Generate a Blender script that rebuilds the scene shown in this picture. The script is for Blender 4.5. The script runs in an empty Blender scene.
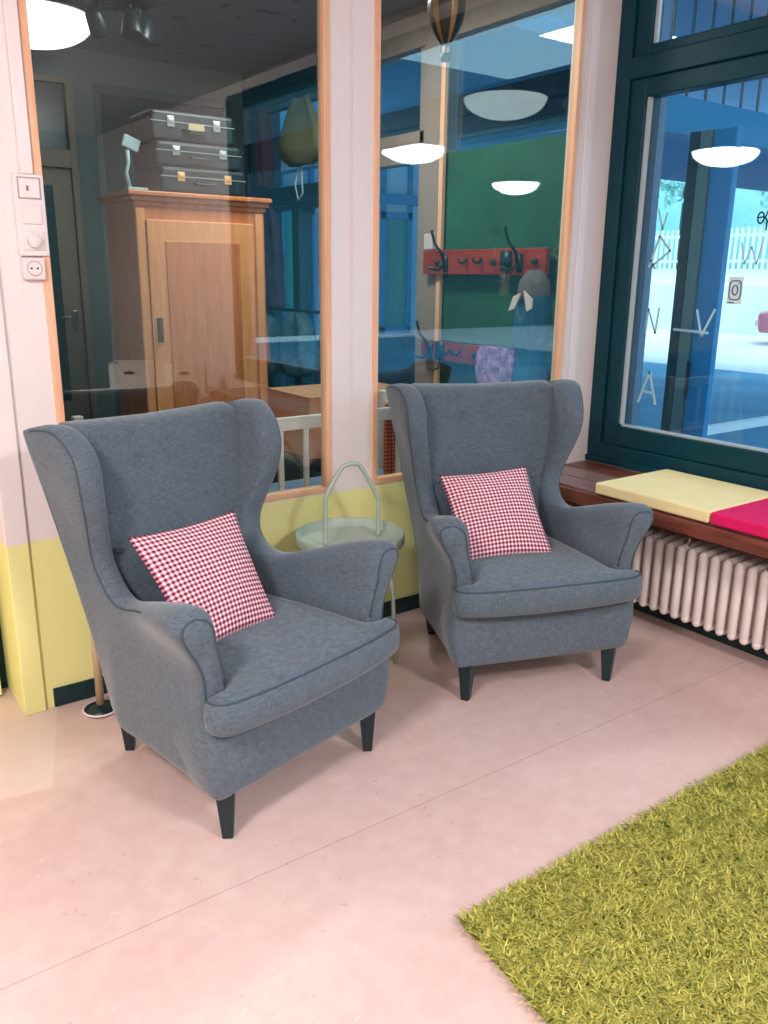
import bpy, bmesh, math, random
import numpy as np
from mathutils import Vector, Matrix
from mathutils.geometry import delaunay_2d_cdt
PI = math.pi
random.seed(7)
S = bpy.context.scene
COL = S.collection

# ------------------------------------------------------------------ camera
def look(yaw, pitch, roll):
    y, p, r = map(math.radians, (yaw, pitch, roll))
    fw = Vector((math.sin(y)*math.cos(p), math.cos(y)*math.cos(p), -math.sin(p)))
    rt = Vector((math.cos(y), -math.sin(y), 0))
    dn = fw.cross(rt)
    r2 = rt*math.cos(r) + dn*math.sin(r)
    d2 = -rt*math.sin(r) + dn*math.cos(r)
    m = Matrix((r2, -d2, -fw)).transposed()
    return m.to_4x4()
cd = bpy.data.cameras.new('camera')
cam = bpy.data.objects.new('camera', cd); COL.objects.link(cam)
cam.matrix_world = Matrix.Translation((0, 0, 1.5)) @ look(35.96, 15.79, -0.66)
cd.sensor_fit = 'VERTICAL'; cd.sensor_height = 36.0
cd.lens = 840.0/1024*36.0
cd.clip_start = 0.05; cd.clip_end = 200
S.camera = cam

# ------------------------------------------------------------------ world, lights, exposure
W = bpy.data.worlds.new('sky'); S.world = W; W.use_nodes = True
bg = W.node_tree.nodes['Background']
bg.inputs[0].default_value = (0.72, 0.90, 1.0, 1); bg.inputs[1].default_value = 2.5
def area(name, loc, rot, sx, sy, power, col):
    l = bpy.data.lights.new(name, 'AREA'); l.shape = 'RECTANGLE'; l.size = sx; l.size_y = sy
    l.energy = power; l.color = col
    o = bpy.data.objects.new(name, l); COL.objects.link(o); o.location = loc; o.rotation_euler = rot
    return o
WARM = (1.0, 0.86, 0.80)
LAMP_E = 80.0            # brightness of the glass bowls in the room
ROOM_LAMPS = [(-1.0, 0.52), (-1.6, -3.0), (1.46, -1.3)]
area('hall_light_source', (2.3, 3.9, 2.93), (0, 0, 0), 0.5, 0.5, 34, (1.0, 0.95, 0.88))
vs = S.view_settings
S.display_settings.display_device = 'sRGB'
vs.view_transform = 'Standard'; vs.look = 'None'; vs.gamma = 1.0; vs.use_curve_mapping = False
vs.exposure = 0.36
S.cycles.max_bounces = 8; S.cycles.transparent_max_bounces = 16
S.cycles.sample_clamp_indirect = 60.0
S.cycles.use_denoising = True

# ------------------------------------------------------------------ materials
MATS = {}
def lin(c):
    return tuple((x/255/12.92 if x/255 <= .04045 else ((x/255+.055)/1.055)**2.4) for x in c)
def mat(name, col, rough=.6, metal=0, emit=None, var=.0, scale=8, bump=0, bscale=60, spec=.5, wood=False, col2=None, coat=0):
    if name in MATS: return MATS[name]
    m = bpy.data.materials.new(name); m.use_nodes = True; nt = m.node_tree; N = nt.nodes; L = nt.links
    b = N['Principled BSDF']; c = lin(col)
    b.inputs['Base Color'].default_value = (*c, 1); b.inputs['Roughness'].default_value = rough
    b.inputs['Metallic'].default_value = metal; b.inputs['Specular IOR Level'].default_value = spec
    b.inputs['Coat Weight'].default_value = coat
    tc = N.new('ShaderNodeTexCoord')
    if var or wood or col2:
        nz = N.new('ShaderNodeTexNoise'); nz.inputs['Scale'].default_value = scale; nz.inputs['Detail'].default_value = 5
        if wood:
            mp = N.new('ShaderNodeMapping'); mp.inputs['Scale'].default_value = wood
            L.new(tc.outputs['Object'], mp.inputs[0]); L.new(mp.outputs[0], nz.inputs['Vector'])
            nz.inputs['Distortion'].default_value = .6
        else:
            L.new(tc.outputs['Object'], nz.inputs['Vector'])
        rp = N.new('ShaderNodeValToRGB'); k = var or .2
        c2 = lin(col2) if col2 else tuple(min(1, x*(1+k)) for x in c)
        c1 = c if col2 else tuple(x*(1-k) for x in c)
        rp.color_ramp.elements[0].position = .32; rp.color_ramp.elements[1].position = .68
        rp.color_ramp.elements[0].color = (*c1, 1); rp.color_ramp.elements[1].color = (*c2, 1)
        L.new(nz.outputs['Fac'], rp.inputs[0]); L.new(rp.outputs[0], b.inputs['Base Color'])
    if bump:
        n2 = N.new('ShaderNodeTexNoise'); n2.inputs['Scale'].default_value = bscale; n2.inputs['Detail'].default_value = 3
        L.new(tc.outputs['Object'], n2.inputs['Vector'])
        bp = N.new('ShaderNodeBump'); bp.inputs['Strength'].default_value = bump; bp.inputs['Distance'].default_value = .002
        L.new(n2.outputs['Fac'], bp.inputs['Height']); L.new(bp.outputs[0], b.inputs['Normal'])
    if emit:
        b.inputs['Emission Color'].default_value = (*emit[0], 1); b.inputs['Emission Strength'].default_value = emit[1]
    MATS[name] = m
    return m

class G:                                   # small node-graph helper
    def __init__(s, name):
        s.m = bpy.data.materials.new(name); s.m.use_nodes = True; s.N = s.m.node_tree.nodes; s.L = s.m.node_tree.links
        s.b = s.N['Principled BSDF']; MATS[name] = s.m
    def n(s, t, **k):
        x = s.N.new(t)
        for a, v in k.items(): setattr(x, a, v)
        return x
    def put(s, v, inp):
        if hasattr(v, 'is_linked') or isinstance(v, bpy.types.NodeSocket): s.L.new(v, inp)
        else: inp.default_value = v
    def math(s, op, a, b=0.0, c=0.0):
        x = s.n('ShaderNodeMath', operation=op)
        s.put(a, x.inputs[0]); s.put(b, x.inputs[1]); s.put(c, x.inputs[2]); return x.outputs[0]
    def mix(s, f, a, b):
        x = s.n('ShaderNodeMix', data_type='RGBA')
        s.put(f, x.inputs[0]); s.put(a, x.inputs[6]); s.put(b, x.inputs[7]); return x.outputs[2]
    def noise(s, vec, scale, detail=4, dist=0):
        x = s.n('ShaderNodeTexNoise'); s.L.new(vec, x.inputs['Vector']); x.inputs['Scale'].default_value = scale
        x.inputs['Detail'].default_value = detail; x.inputs['Distortion'].default_value = dist; return x.outputs['Fac']
    def ramp(s, v, lo, hi):
        x = s.n('ShaderNodeMapRange'); s.put(v, x.inputs[0]); x.inputs[1].default_value = lo; x.inputs[2].default_value = hi; return x.outputs[0]
    def obj(s): return s.n('ShaderNodeTexCoord').outputs['Object']
    def xyz(s, v):
        x = s.n('ShaderNodeSeparateXYZ'); s.L.new(v, x.inputs[0]); return x.outputs
    def scale(s, v, k):
        x = s.n('ShaderNodeMapping'); s.L.new(v, x.inputs[0]); x.inputs['Scale'].default_value = k; return x.outputs[0]
    def bump(s, h, st, d=.002):
        x = s.n('ShaderNodeBump'); s.L.new(h, x.inputs['Height']); x.inputs['Strength'].default_value = st
        x.inputs['Distance'].default_value = d; s.L.new(x.outputs[0], s.b.inputs['Normal'])
def C4(*c): return (*lin(c), 1)

# painted wall: yellow up to a line, pinkish white above
g = G('painted_wall'); o = g.obj(); z = g.xyz(o)[2]
nz = g.noise(o, 3, 3)
up = g.mix(nz, C4(234, 221, 220), C4(240, 228, 227)); lo = g.mix(nz, C4(238, 232, 150), C4(243, 238, 166))
f = g.math('GREATER_THAN', g.math('ADD', z, g.math('MULTIPLY', g.math('SUBTRACT', g.noise(o, 30, 2), .5), .004)), .622)
g.L.new(g.mix(f, lo, up), g.b.inputs['Base Color']); g.b.inputs['Roughness'].default_value = .45
g.bump(g.noise(o, 90, 2), .15)
# linoleum floor
g = G('linoleum'); o = g.obj(); xx, yy, _ = g.xyz(o)
big = g.noise(o, 1.6, 3); mid = g.noise(o, 16, 6, .2); sp = g.noise(g.scale(o, (1, 1.6, 1)), 34, 2, 2.5); sp2 = g.noise(g.scale(o, (1.3, 1, 1)), 21, 1, 1.5)
c = g.mix(g.ramp(big, .3, .7), C4(209, 177, 170), C4(217, 187, 181))
c = g.mix(g.math('MULTIPLY', g.ramp(mid, .38, .7), .45), c, C4(227, 202, 195))
c = g.mix(g.math('MULTIPLY', g.ramp(sp, .70, .76), .55), c, C4(238, 228, 222))
c = g.mix(g.math('MULTIPLY', g.ramp(sp2, .73, .79), .35), c, C4(150, 112, 105))
seam = g.math('LESS_THAN', g.math('ABSOLUTE', g.math('SUBTRACT', yy, 1.667)), .0016)
c = g.mix(g.math('MULTIPLY', seam, .5), c, C4(150, 105, 98))
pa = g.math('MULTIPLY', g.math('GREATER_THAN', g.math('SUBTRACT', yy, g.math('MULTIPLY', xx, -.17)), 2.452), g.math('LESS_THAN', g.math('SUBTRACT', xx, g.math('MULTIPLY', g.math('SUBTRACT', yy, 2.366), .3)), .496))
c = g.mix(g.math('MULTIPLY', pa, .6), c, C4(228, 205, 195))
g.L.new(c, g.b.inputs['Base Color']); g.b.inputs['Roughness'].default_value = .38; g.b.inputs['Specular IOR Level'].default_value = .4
g.bump(g.noise(o, 40, 3), .08)
# upholstery
def fabric(name, ca, cb, k=420):
    g = G(name); o = g.obj()
    w1 = g.noise(g.scale(o, (1, 1, .12)), k, 2); w2 = g.noise(g.scale(o, (.12, .12, 1)), k, 2); bigv = g.noise(o, 14, 3)
    w = g.math('ADD', g.math('MULTIPLY', w1, .5), g.math('MULTIPLY', w2, .5))
    c = g.mix(g.ramp(w, .36, .64), C4(*ca), C4(*cb)); c = g.mix(g.math('MULTIPLY', g.ramp(bigv, .35, .75), .25), c, C4(*cb))
    g.L.new(c, g.b.inputs['Base Color']); g.b.inputs['Roughness'].default_value = .9; g.b.inputs['Specular IOR Level'].default_value = .15
    g.b.inputs['Sheen Weight'].default_value = .25; g.b.inputs['Sheen Roughness'].default_value = .5
    g.bump(w, .5, .0015); return g.m
FAB = fabric('grey_fabric', (70, 81, 92), (103, 115, 127))
PIPE = mat('piping_fabric', (66, 79, 91), .9)
# gingham
g = G('gingham'); uv = g.n('ShaderNodeTexCoord').outputs['UV']; u, v, _ = g.xyz(uv)
n = 25.0
fu = g.math('LESS_THAN', g.math('FRACT', g.math('MULTIPLY', u, n)), .52); fv = g.math('LESS_THAN', g.math('FRACT', g.math('MULTIPLY', v, n)), .52)
c = g.mix(fu, C4(246, 232, 232), C4(222, 140, 154)); c2 = g.mix(fu, C4(214, 128, 146), C4(88, 46, 70)); c = g.mix(fv, c, c2)
g.L.new(c, g.b.inputs['Base Color']); g.b.inputs['Roughness'].default_value = .9; g.b.inputs['Specular IOR Level'].default_value = .1
# glass
def glass(name, tint, k, base):
    g = G(name); g.N.remove(g.b); out = g.N['Material Output']
    t = g.n('ShaderNodeBsdfTransparent'); t.inputs[0].default_value = (*tint, 1)
    gl = g.n('ShaderNodeBsdfGlossy'); gl.inputs['Roughness'].default_value = 0; gl.inputs[0].default_value = (.95, 1, 1, 1)
    lw = g.n('ShaderNodeLayerWeight'); lw.inputs[0].default_value = .5; fr = g.math('ADD', .04, g.math('MULTIPLY', g.math('POWER', lw.outputs['Facing'], 5.0), .9))
    f = g.math('MINIMUM', g.math('ADD', g.math('MULTIPLY', fr, k), base), 1.0)
    mx = g.n('ShaderNodeMixShader'); g.L.new(f, mx.inputs[0]); g.L.new(t.outputs[0], mx.inputs[1]); g.L.new(gl.outputs[0], mx.inputs[2])
    g.L.new(mx.outputs[0], out.inputs[0]); return g.m
GL_ROOM = glass('partition_glass', (.88, .95, .95), 1.0, .032)
GL_WIN = glass('window_glass', (.80, .92, .97), 1.0, .032)

def wood(name, a, b, sc, rough=.45): return mat(name, a, rough, wood=sc, col2=b, scale=6)
PINE = wood('pine_trim', (236, 172, 134), (244, 196, 160), (6, 6, .5))
PINEH = wood('pine_sill', (232, 170, 130), (242, 194, 156), (.5, 6, 6))
TEAL = mat('dark_green_paint', (0, 58, 72), .45, var=.08, spec=.3)
BLACKT = mat('black_lacquer', (6, 36, 42), .4)
SKIRT = mat('black_skirting', (8, 44, 50), .5, var=.2, scale=20)
WHITE = mat('white_plastic', (238, 222, 222), .35)
WHITE2 = mat('white_enamel', (240, 226, 222), .35)
BENCH = wood('dark_bench_wood', (92, 46, 36), (134, 76, 62), (6, .6, 6), .35)
BENCH2 = wood('worn_bench_wood', (118, 84, 84), (146, 112, 108), (6, .6, 6), .4)
RACKW = wood('red_rack_wood', (132, 42, 26), (164, 60, 36), (6, .6, 6), .35)
WARD = wood('wardrobe_wood', (176, 100, 56), (202, 124, 72), (8, 8, .6), .45)
WARDL = wood('light_wardrobe_wood', (206, 134, 82), (222, 154, 98), (8, 8, .6), .45)
BEIGE = mat('beige_frame', (148, 132, 122), .6, var=.05)
HALLW = mat('hall_wall', (112, 124, 122), .8, var=.06, scale=2)
HALLDOOR = mat('hall_door_paint', (140, 128, 112), .6, var=.05, scale=3)
DARKP = mat('dark_panel', (14, 62, 72), .25)
SAGE = mat('sage_metal', (166, 180, 166), .45)
CARD = mat('cardboard', (216, 142, 102), .85, var=.06)
YCUSH = mat('yellow_cushion', (252, 230, 172), .85, var=.03)
PCUSH = mat('pink_cushion', (226, 8, 98), .85, var=.05)
METAL = mat('brushed_metal', (190, 185, 180), .3, metal=1)
GREEN = mat('green_board', (22, 84, 56), .8, var=.25, scale=3)
CEILW = mat('room_ceiling', (176, 176, 178), .9)
BOWL = mat('lit_glass_bowl', (255, 245, 240), .4, emit=((1, .945, .925), LAMP_E))

# ------------------------------------------------------------------ mesh helpers
def link(name, me, m=None, parent=None, smooth=False):
    o = bpy.data.objects.new(name, me); COL.objects.link(o)
    if m is not None: me.materials.append(m)
    if parent: o.parent = parent
    if smooth:
        for p in me.polygons: p.use_smooth = True
    return o
class MB:
    def __init__(s): s.bm = bmesh.new()
    def box(s, x0, x1, y0, y1, z0, z1, M=None):
        vs_ = [s.bm.verts.new((x, y, z)) for x in (x0, x1) for y in (y0, y1) for z in (z0, z1)]
        for f in ((0, 1, 3, 2), (4, 6, 7, 5), (0, 4, 5, 1), (2, 3, 7, 6), (0, 2, 6, 4), (1, 5, 7, 3)): s.bm.faces.new([vs_[i] for i in f])
        if M is not None: bmesh.ops.transform(s.bm, matrix=M, verts=vs_)
        return s
    def tube(s, pts, r, n=10, closed=False, caps=True):
        P = [Vector(p) for p in pts]; m = len(P); rr = r if isinstance(r, (list, tuple)) else [r]*m
        rings = []; up = None
        for i in range(m):
            a = P[i-1] if (i > 0 or closed) else P[i]; b = P[(i+1) % m] if (i < m-1 or closed) else P[i]
            t = (b-a).normalized()
            if up is None:
                up = Vector((0, 0, 1)) if abs(t.z) < .9 else Vector((1, 0, 0))
            up = (up - t*up.dot(t)).normalized(); w = t.cross(up)
            rings.append([s.bm.verts.new(P[i] + (up*math.cos(2*PI*k/n) + w*math.sin(2*PI*k/n))*rr[i]) for k in range(n)])
        for i in range(m if closed else m-1):
            A, B = rings[i], rings[(i+1) % m]
            for k in range(n): s.bm.faces.new([A[k], A[(k+1) % n], B[(k+1) % n], B[k]])
        if caps and not closed: s.bm.faces.new(rings[0][::-1]); s.bm.faces.new(rings[-1])
        return s
    def lathe(s, prof, n=32, M=None, cap=True):
        rings = []; allv = []
        for r, z in prof:
            if r < 1e-5: rings.append([s.bm.verts.new((0, 0, z))]); 
            else: rings.append([s.bm.verts.new((r*math.cos(2*PI*k/n), r*math.sin(2*PI*k/n), z)) for k in range(n)])
            allv += rings[-1]
        for A, B in zip(rings, rings[1:]):
            for k in range(n):
                q = []
                for v_ in (A[k % len(A)], A[(k+1) % len(A)], B[(k+1) % len(B)], B[k % len(B)]):
                    if v_ not in q: q.append(v_)
                if len(q) > 2: s.bm.faces.new(q)
        if cap:
            for R_ in (rings[0], rings[-1]):
                if len(R_) > 1: s.bm.faces.new(R_)
        if M is not None: bmesh.ops.transform(s.bm, matrix=M, verts=allv)
        return s
    def prism(s, poly, a0, a1, axis=2):
        def P(p, a):
            q = list(p); q.insert(axis, a); return q
        A = [s.bm.verts.new(P(p, a0)) for p in poly]; B = [s.bm.verts.new(P(p, a1)) for p in poly]; n = len(poly)
        s.bm.faces.new(A); s.bm.faces.new(B)
        for k in range(n): s.bm.faces.new([A[k], A[(k+1) % n], B[(k+1) % n], B[k]])
        return s
    def sphere(s, c, r, n=16, sc=(1, 1, 1)):
        M = Matrix.Translation(c) @ Matrix.Diagonal((*[r*k for k in sc], 1))
        bmesh.ops.create_uvsphere(s.bm, u_segments=n, v_segments=max(6, n//2), radius=1, matrix=M); return s
    def build(s, name, m, parent=None, smooth=False, bevel=0, seg=2):
        bmesh.ops.recalc_face_normals(s.bm, faces=s.bm.faces[:])
        me = bpy.data.meshes.new(name); s.bm.to_mesh(me); s.bm.free()
        o = link(name, me, m, parent, smooth)
        if bevel:
            md = o.modifiers.new('bevel', 'BEVEL'); md.width = bevel; md.segments = seg; md.limit_method = 'ANGLE'
            md.harden_normals = False
        return o
def root(name, label, cat, loc=(0, 0, 0), rz=0, group=None):
    o = bpy.data.objects.new(name, None); COL.objects.link(o); o.empty_display_size = .1
    o.location = loc; o.rotation_euler = (0, 0, rz); return tag(o, label, cat, group)
def tag(o, label, cat, group=None, kind=None):
    o['label'] = label; o['category'] = cat
    if group: o['group'] = group
    if kind: o['kind'] = kind
    return o
def struct(o): o['kind'] = 'structure'; return o
def sbox(name, b, m, parent=None, bevel=0):
    o = MB().box(*b).build(name, m, parent, bevel=bevel)
    return struct(o) if parent is None else o
def copy_tree(o, parent=None):
    c = o.copy(); COL.objects.link(c)
    if parent: c.parent = parent
    for ch in [x for x in list(o.children)]: copy_tree(ch, c)
    return c
def sm(x): x = max(0, min(1, x)); return x*x*(3-2*x)
def round_poly(pts, rad, n=6):
    out = []; m = len(pts)
    for i, p in enumerate(pts):
        r = rad[i] if isinstance(rad, (list, tuple)) else rad
        p = Vector(p); a = Vector(pts[i-1]); b = Vector(pts[(i+1) % m])
        if r <= 0: out.append(tuple(p)); continue
        da = (a-p); db = (b-p); ra = min(r, da.length*.48); rb = min(r, db.length*.48)
        A = p + da.normalized()*ra; B = p + db.normalized()*rb
        for k in range(n+1):
            t = k/n; q = A*(1-t)**2 + p*2*t*(1-t) + B*t*t; out.append((q.x, q.y))
    return out
def resample(poly, step):
    P = [Vector(p) for p in poly]; out = []
    for a, b in zip(P, P[1:]+P[:1]):
        L_ = (b-a).length
        if L_ < 1e-6: continue
        k = max(1, int(round(L_/step)))
        for i in range(k): out.append(a + (b-a)*(i/k))
    res = [out[0]]
    for p in out[1:]:
        if (p-res[-1]).length > step*.3: res.append(p)
    return res
def catmull(pts, n=8):
    P = [Vector(p) for p in pts]; out = []
    for i in range(len(P)-1):
        p0 = P[max(0, i-1)]; p1 = P[i]; p2 = P[i+1]; p3 = P[min(len(P)-1, i+2)]
        for k in range(n):
            t = k/n
            out.append(.5*((2*p1) + (p2-p0)*t + (2*p0-5*p1+4*p2-p3)*t*t + (3*p1-p0-3*p2+p3)*t**3))
    out.append(P[-1]); return [tuple(p) for p in out]
def puff(name, outline, r, fn, m, parent, step=.016, power=.6, rings=4):
    """closed cushion-like panel: 2-D outline, rounded rim of width r; fn(p, s, side) -> 3-D point"""
    O = resample(outline, step); n = len(O)
    ar = sum(O[i].x*O[(i+1) % n].y - O[(i+1) % n].x*O[i].y for i in range(n))
    if ar < 0: O = O[::-1]
    nrm = []
    for i in range(n):
        t = (O[(i+1) % n] - O[i-1]).normalized(); nrm.append(Vector((-t.y, t.x)))
    V = [p.copy() for p in O]; Sv = [0.0]*n
    seg = np.array([[p.x, p.y] for p in O]); nxt = np.roll(seg, -1, 0)
    def dist(p):
        q = np.array([p.x, p.y]); d = nxt-seg; t = np.clip(((q-seg)*d).sum(1)/np.maximum((d*d).sum(1), 1e-12), 0, 1)
        return float(np.sqrt((((seg+d*t[:, None])-q)**2).sum(1)).min())
    def inside(p):
        c = False; j = n-1
        for i in range(n):
            if (O[i].y > p.y) != (O[j].y > p.y) and p.x < (O[j].x-O[i].x)*(p.y-O[i].y)/(O[j].y-O[i].y)+O[i].x: c = not c
            j = i
        return c
    for k in range(1, rings+1):
        a = k/rings*PI/2; dd = r*(1-math.cos(a))
        for i in range(n):
            q = O[i] + nrm[i]*dd
            if dist(q) > dd*.93: V.append(q); Sv.append(math.sin(a)**power)
    xs = [p.x for p in O]; ys = [p.y for p in O]
    x = min(xs)
    while x < max(xs):
        y = min(ys)
        while y < max(ys):
            q = Vector((x, y))
            if inside(q):
                d0 = dist(q)
                if d0 > r+step*.5: V.append(q); Sv.append(1.0)
            y += step
        x += step
    res = delaunay_2d_cdt(V, [(i, (i+1) % n) for i in range(n)], [], 1, 1e-6)
    ov, of, orig = res[0], res[2], res[3]
    s2 = [Sv[orig[i][0]] if orig[i] else 0.0 for i in range(len(ov))]
    bm = bmesh.new(); A = []; B = []
    for p, s_ in zip(ov, s2):
        va = bm.verts.new(fn(p, s_, 1)); A.append(va)
        B.append(va if s_ < 1e-6 else bm.verts.new(fn(p, s_, -1)))
    for f in of:
        for L_ in (A, B):
            q = [L_[i] for i in f]
            try: bm.faces.new(q if L_ is A else q[::-1])
            except ValueError: pass
    bmesh.ops.recalc_face_normals(bm, faces=bm.faces[:])
    me = bpy.data.meshes.new(name); bm.to_mesh(me); bm.free()
    return link(name, me, m, parent, True)

# ------------------------------------------------------------------ the room
CZ = 2.98
sbox('floor', (-4.2, 3.42, -4.6, 3.2, -.1, 0), MATS['linoleum'])
sbox('ceiling', (-4.2, 3.6, -4.6, 3.0, CZ, CZ+.1), CEILW)
sbox('wall_left', (-4.3, -4.2, -4.6, 3.0, 0, CZ), MATS['painted_wall'])
sbox('wall_rear', (-4.3, 3.6, -4.7, -4.6, 0, CZ), mat('rear_wall_paint', (96, 122, 128), .8))
# partition (front face y = 2.87)
Y0, Y1 = 2.87, 2.935
PW = MATS['painted_wall']
b = MB()
b.box(.62, 3.4, Y0, Y1, 0, .63)                              # low wall under the panes
b.box(.62, .738, Y0, Y1, .63, CZ)                            # left pier
b.box(1.81, 1.905, Y0, Y1, .63, CZ); b.box(1.915, 2.012, Y0, Y1, .63, CZ); b.box(1.905, 1.915, Y0+.006, Y1, .63, CZ)
b.box(.738, 1.81, Y0, Y1, 2.86, CZ); b.box(2.012, 3.150, Y0, Y1, 2.86, CZ)
struct(b.build('wall_back', PW))
PINKW = mat('pinkish_white_paint', (230, 216, 214), .45)
sbox('wall_back_right', (3.150, 3.6, Y0, Y1, .63, CZ), PINKW)
sbox('trim_13', (2.9, 3.399, 2.866, 2.87, .55, .632), PINKW)
sbox('wall_far_left', (-4.3, -.42, 3.04, 3.16, 0, CZ), PW)
# door to the left, set back in its frame
d = MB().box(-.38, .50, 3.05, 3.09, .012, 2.1).build('door_1', PW, bevel=.004); struct(d)
MB().box(-.38, .50, 3.043, 3.05, .012, .11).build('kick_plate', PW, d, bevel=.002)
b = MB(); b.box(-.46, .54, 3.12, 3.18, 0, CZ); struct(b.build('trim_gap_shade', mat('painted_gap_shade', (20, 60, 66), .8)))  # dark-coloured sheet stands in for the shade in the door gap
sbox('trim_1', (.535, .607, 2.855, 3.12, 0, CZ), PW, bevel=.004)      # door post
sbox('trim_4', (-.42, .535, 3.0, 3.12, 2.11, CZ), PW)
sbox('trim_5', (.607, .62, 2.872, 3.0, 0, CZ), PW)
sbox('trim_2', (3.196, 3.252, 2.862, 2.87, .6, CZ), PW, bevel=.003)   # raised strip on the right pier
# skirting
b = MB(); b.box(.637, 3.12, 2.862, 2.87, .0, .072); struct(b.build('baseboard_back', SKIRT, bevel=.002))
sbox('baseboard_right', (3.13, 3.42, .2, 2.87, 0, .05), SKIRT)
# panes with pine frames
def pane(i, x0, x1, zt):
    w = struct(MB().box(x0+.026, x1-.026, 2.884, 2.890, .655, zt-.02).build(f'window_{i}', GL_ROOM))
    fr = MB(); t = .026
    fr.box(x0, x0+t, 2.862, 2.905, .63, zt); fr.box(x1-t, x1, 2.862, 2.905, .63, zt); fr.box(x0+t, x1-t, 2.862, 2.905, zt-t, zt)
    fr.build('window_frame', PINE, w, bevel=.002)
    MB().box(x0+t, x1-t, 2.862, 2.905, .63, .655).build('window_sill', PINEH, w, bevel=.002)
pane(1, .738, 1.81, 2.86); pane(2, 2.012, 3.150, 2.86)

# window wall x = 3.4
b = MB(); b.box(3.4, 3.6, -4.6, 2.87, 0, .6); b.box(3.4, 3.6, -4.6, -1.2, .6, CZ); b.box(3.4, 3.6, -1.2, 2.87, 2.90, CZ)
struct(b.build('wall_right', PINKW))
# dark painted window: outer frame, transom, sash, beads
w = struct(MB().box(3.444, 3.450, -1.08, 2.745, .74, 2.34).build('window_3', GL_WIN))
b = MB(); b.box(3.385, 3.50, 2.79, 2.87, .6, 2.90); b.box(3.385, 3.50, -1.2, -1.12, .6, 2.90); b.box(3.385, 3.50, -1.12, 2.79, .6, .68)
b.box(3.385, 3.50, -1.12, 2.79, 2.37, 2.46); b.box(3.385, 3.50, -1.12, 2.79, 2.84, 2.90)
b.build('outer_frame', TEAL, w, bevel=.004)
b = MB(); b.box(3.402, 3.48, 2.705, 2.79, .68, 2.37); b.box(3.402, 3.48, -1.12, -1.04, .68, 2.37); b.box(3.402, 3.48, -1.04, 2.705, .68, .78)
b.box(3.402, 3.48, -1.04, 2.705, 2.29, 2.37); b.build('sash', TEAL, w, bevel=.006, seg=3)
b = MB(); b.box(3.42, 3.444, 2.692, 2.705, .78, 2.29); b.box(3.42, 3.444, -1.04, 2.705, .78, .790)
b.build('glazing_bead', mat('bead_reflection', (190, 200, 205), .3), w)  # pale bead colour imitates the reflection along the glass edge
b = MB(); b.box(3.45, 3.50, 2.655, 2.700, .78, 2.29); b.build('outer_bead', mat('blue_frame', (30, 100, 130), .4), w)
b = MB(); b.box(3.37, 3.40, -1.2, 2.87, .585, .612); b.build('window_sill', TEAL, w, bevel=.004)
w2 = struct(MB().box(3.444, 3.450, -1.08, 2.745, 2.46, 2.84).build('window_4', GL_WIN))
b = MB(); b.box(3.402, 3.48, 2.705, 2.79, 2.46, 2.84); b.box(3.402, 3.48, -1.04, 2.705, 2.46, 2.505); b.box(3.402, 3.48, -1.04, 2.705, 2.80, 2.84)
b.build('sash', TEAL, w2, bevel=.006)
MB().box(3.425, 3.444, 2.690, 2.705, 2.505, 2.80).build('glazing_bead', MATS['bead_reflection'], w2)

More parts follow.
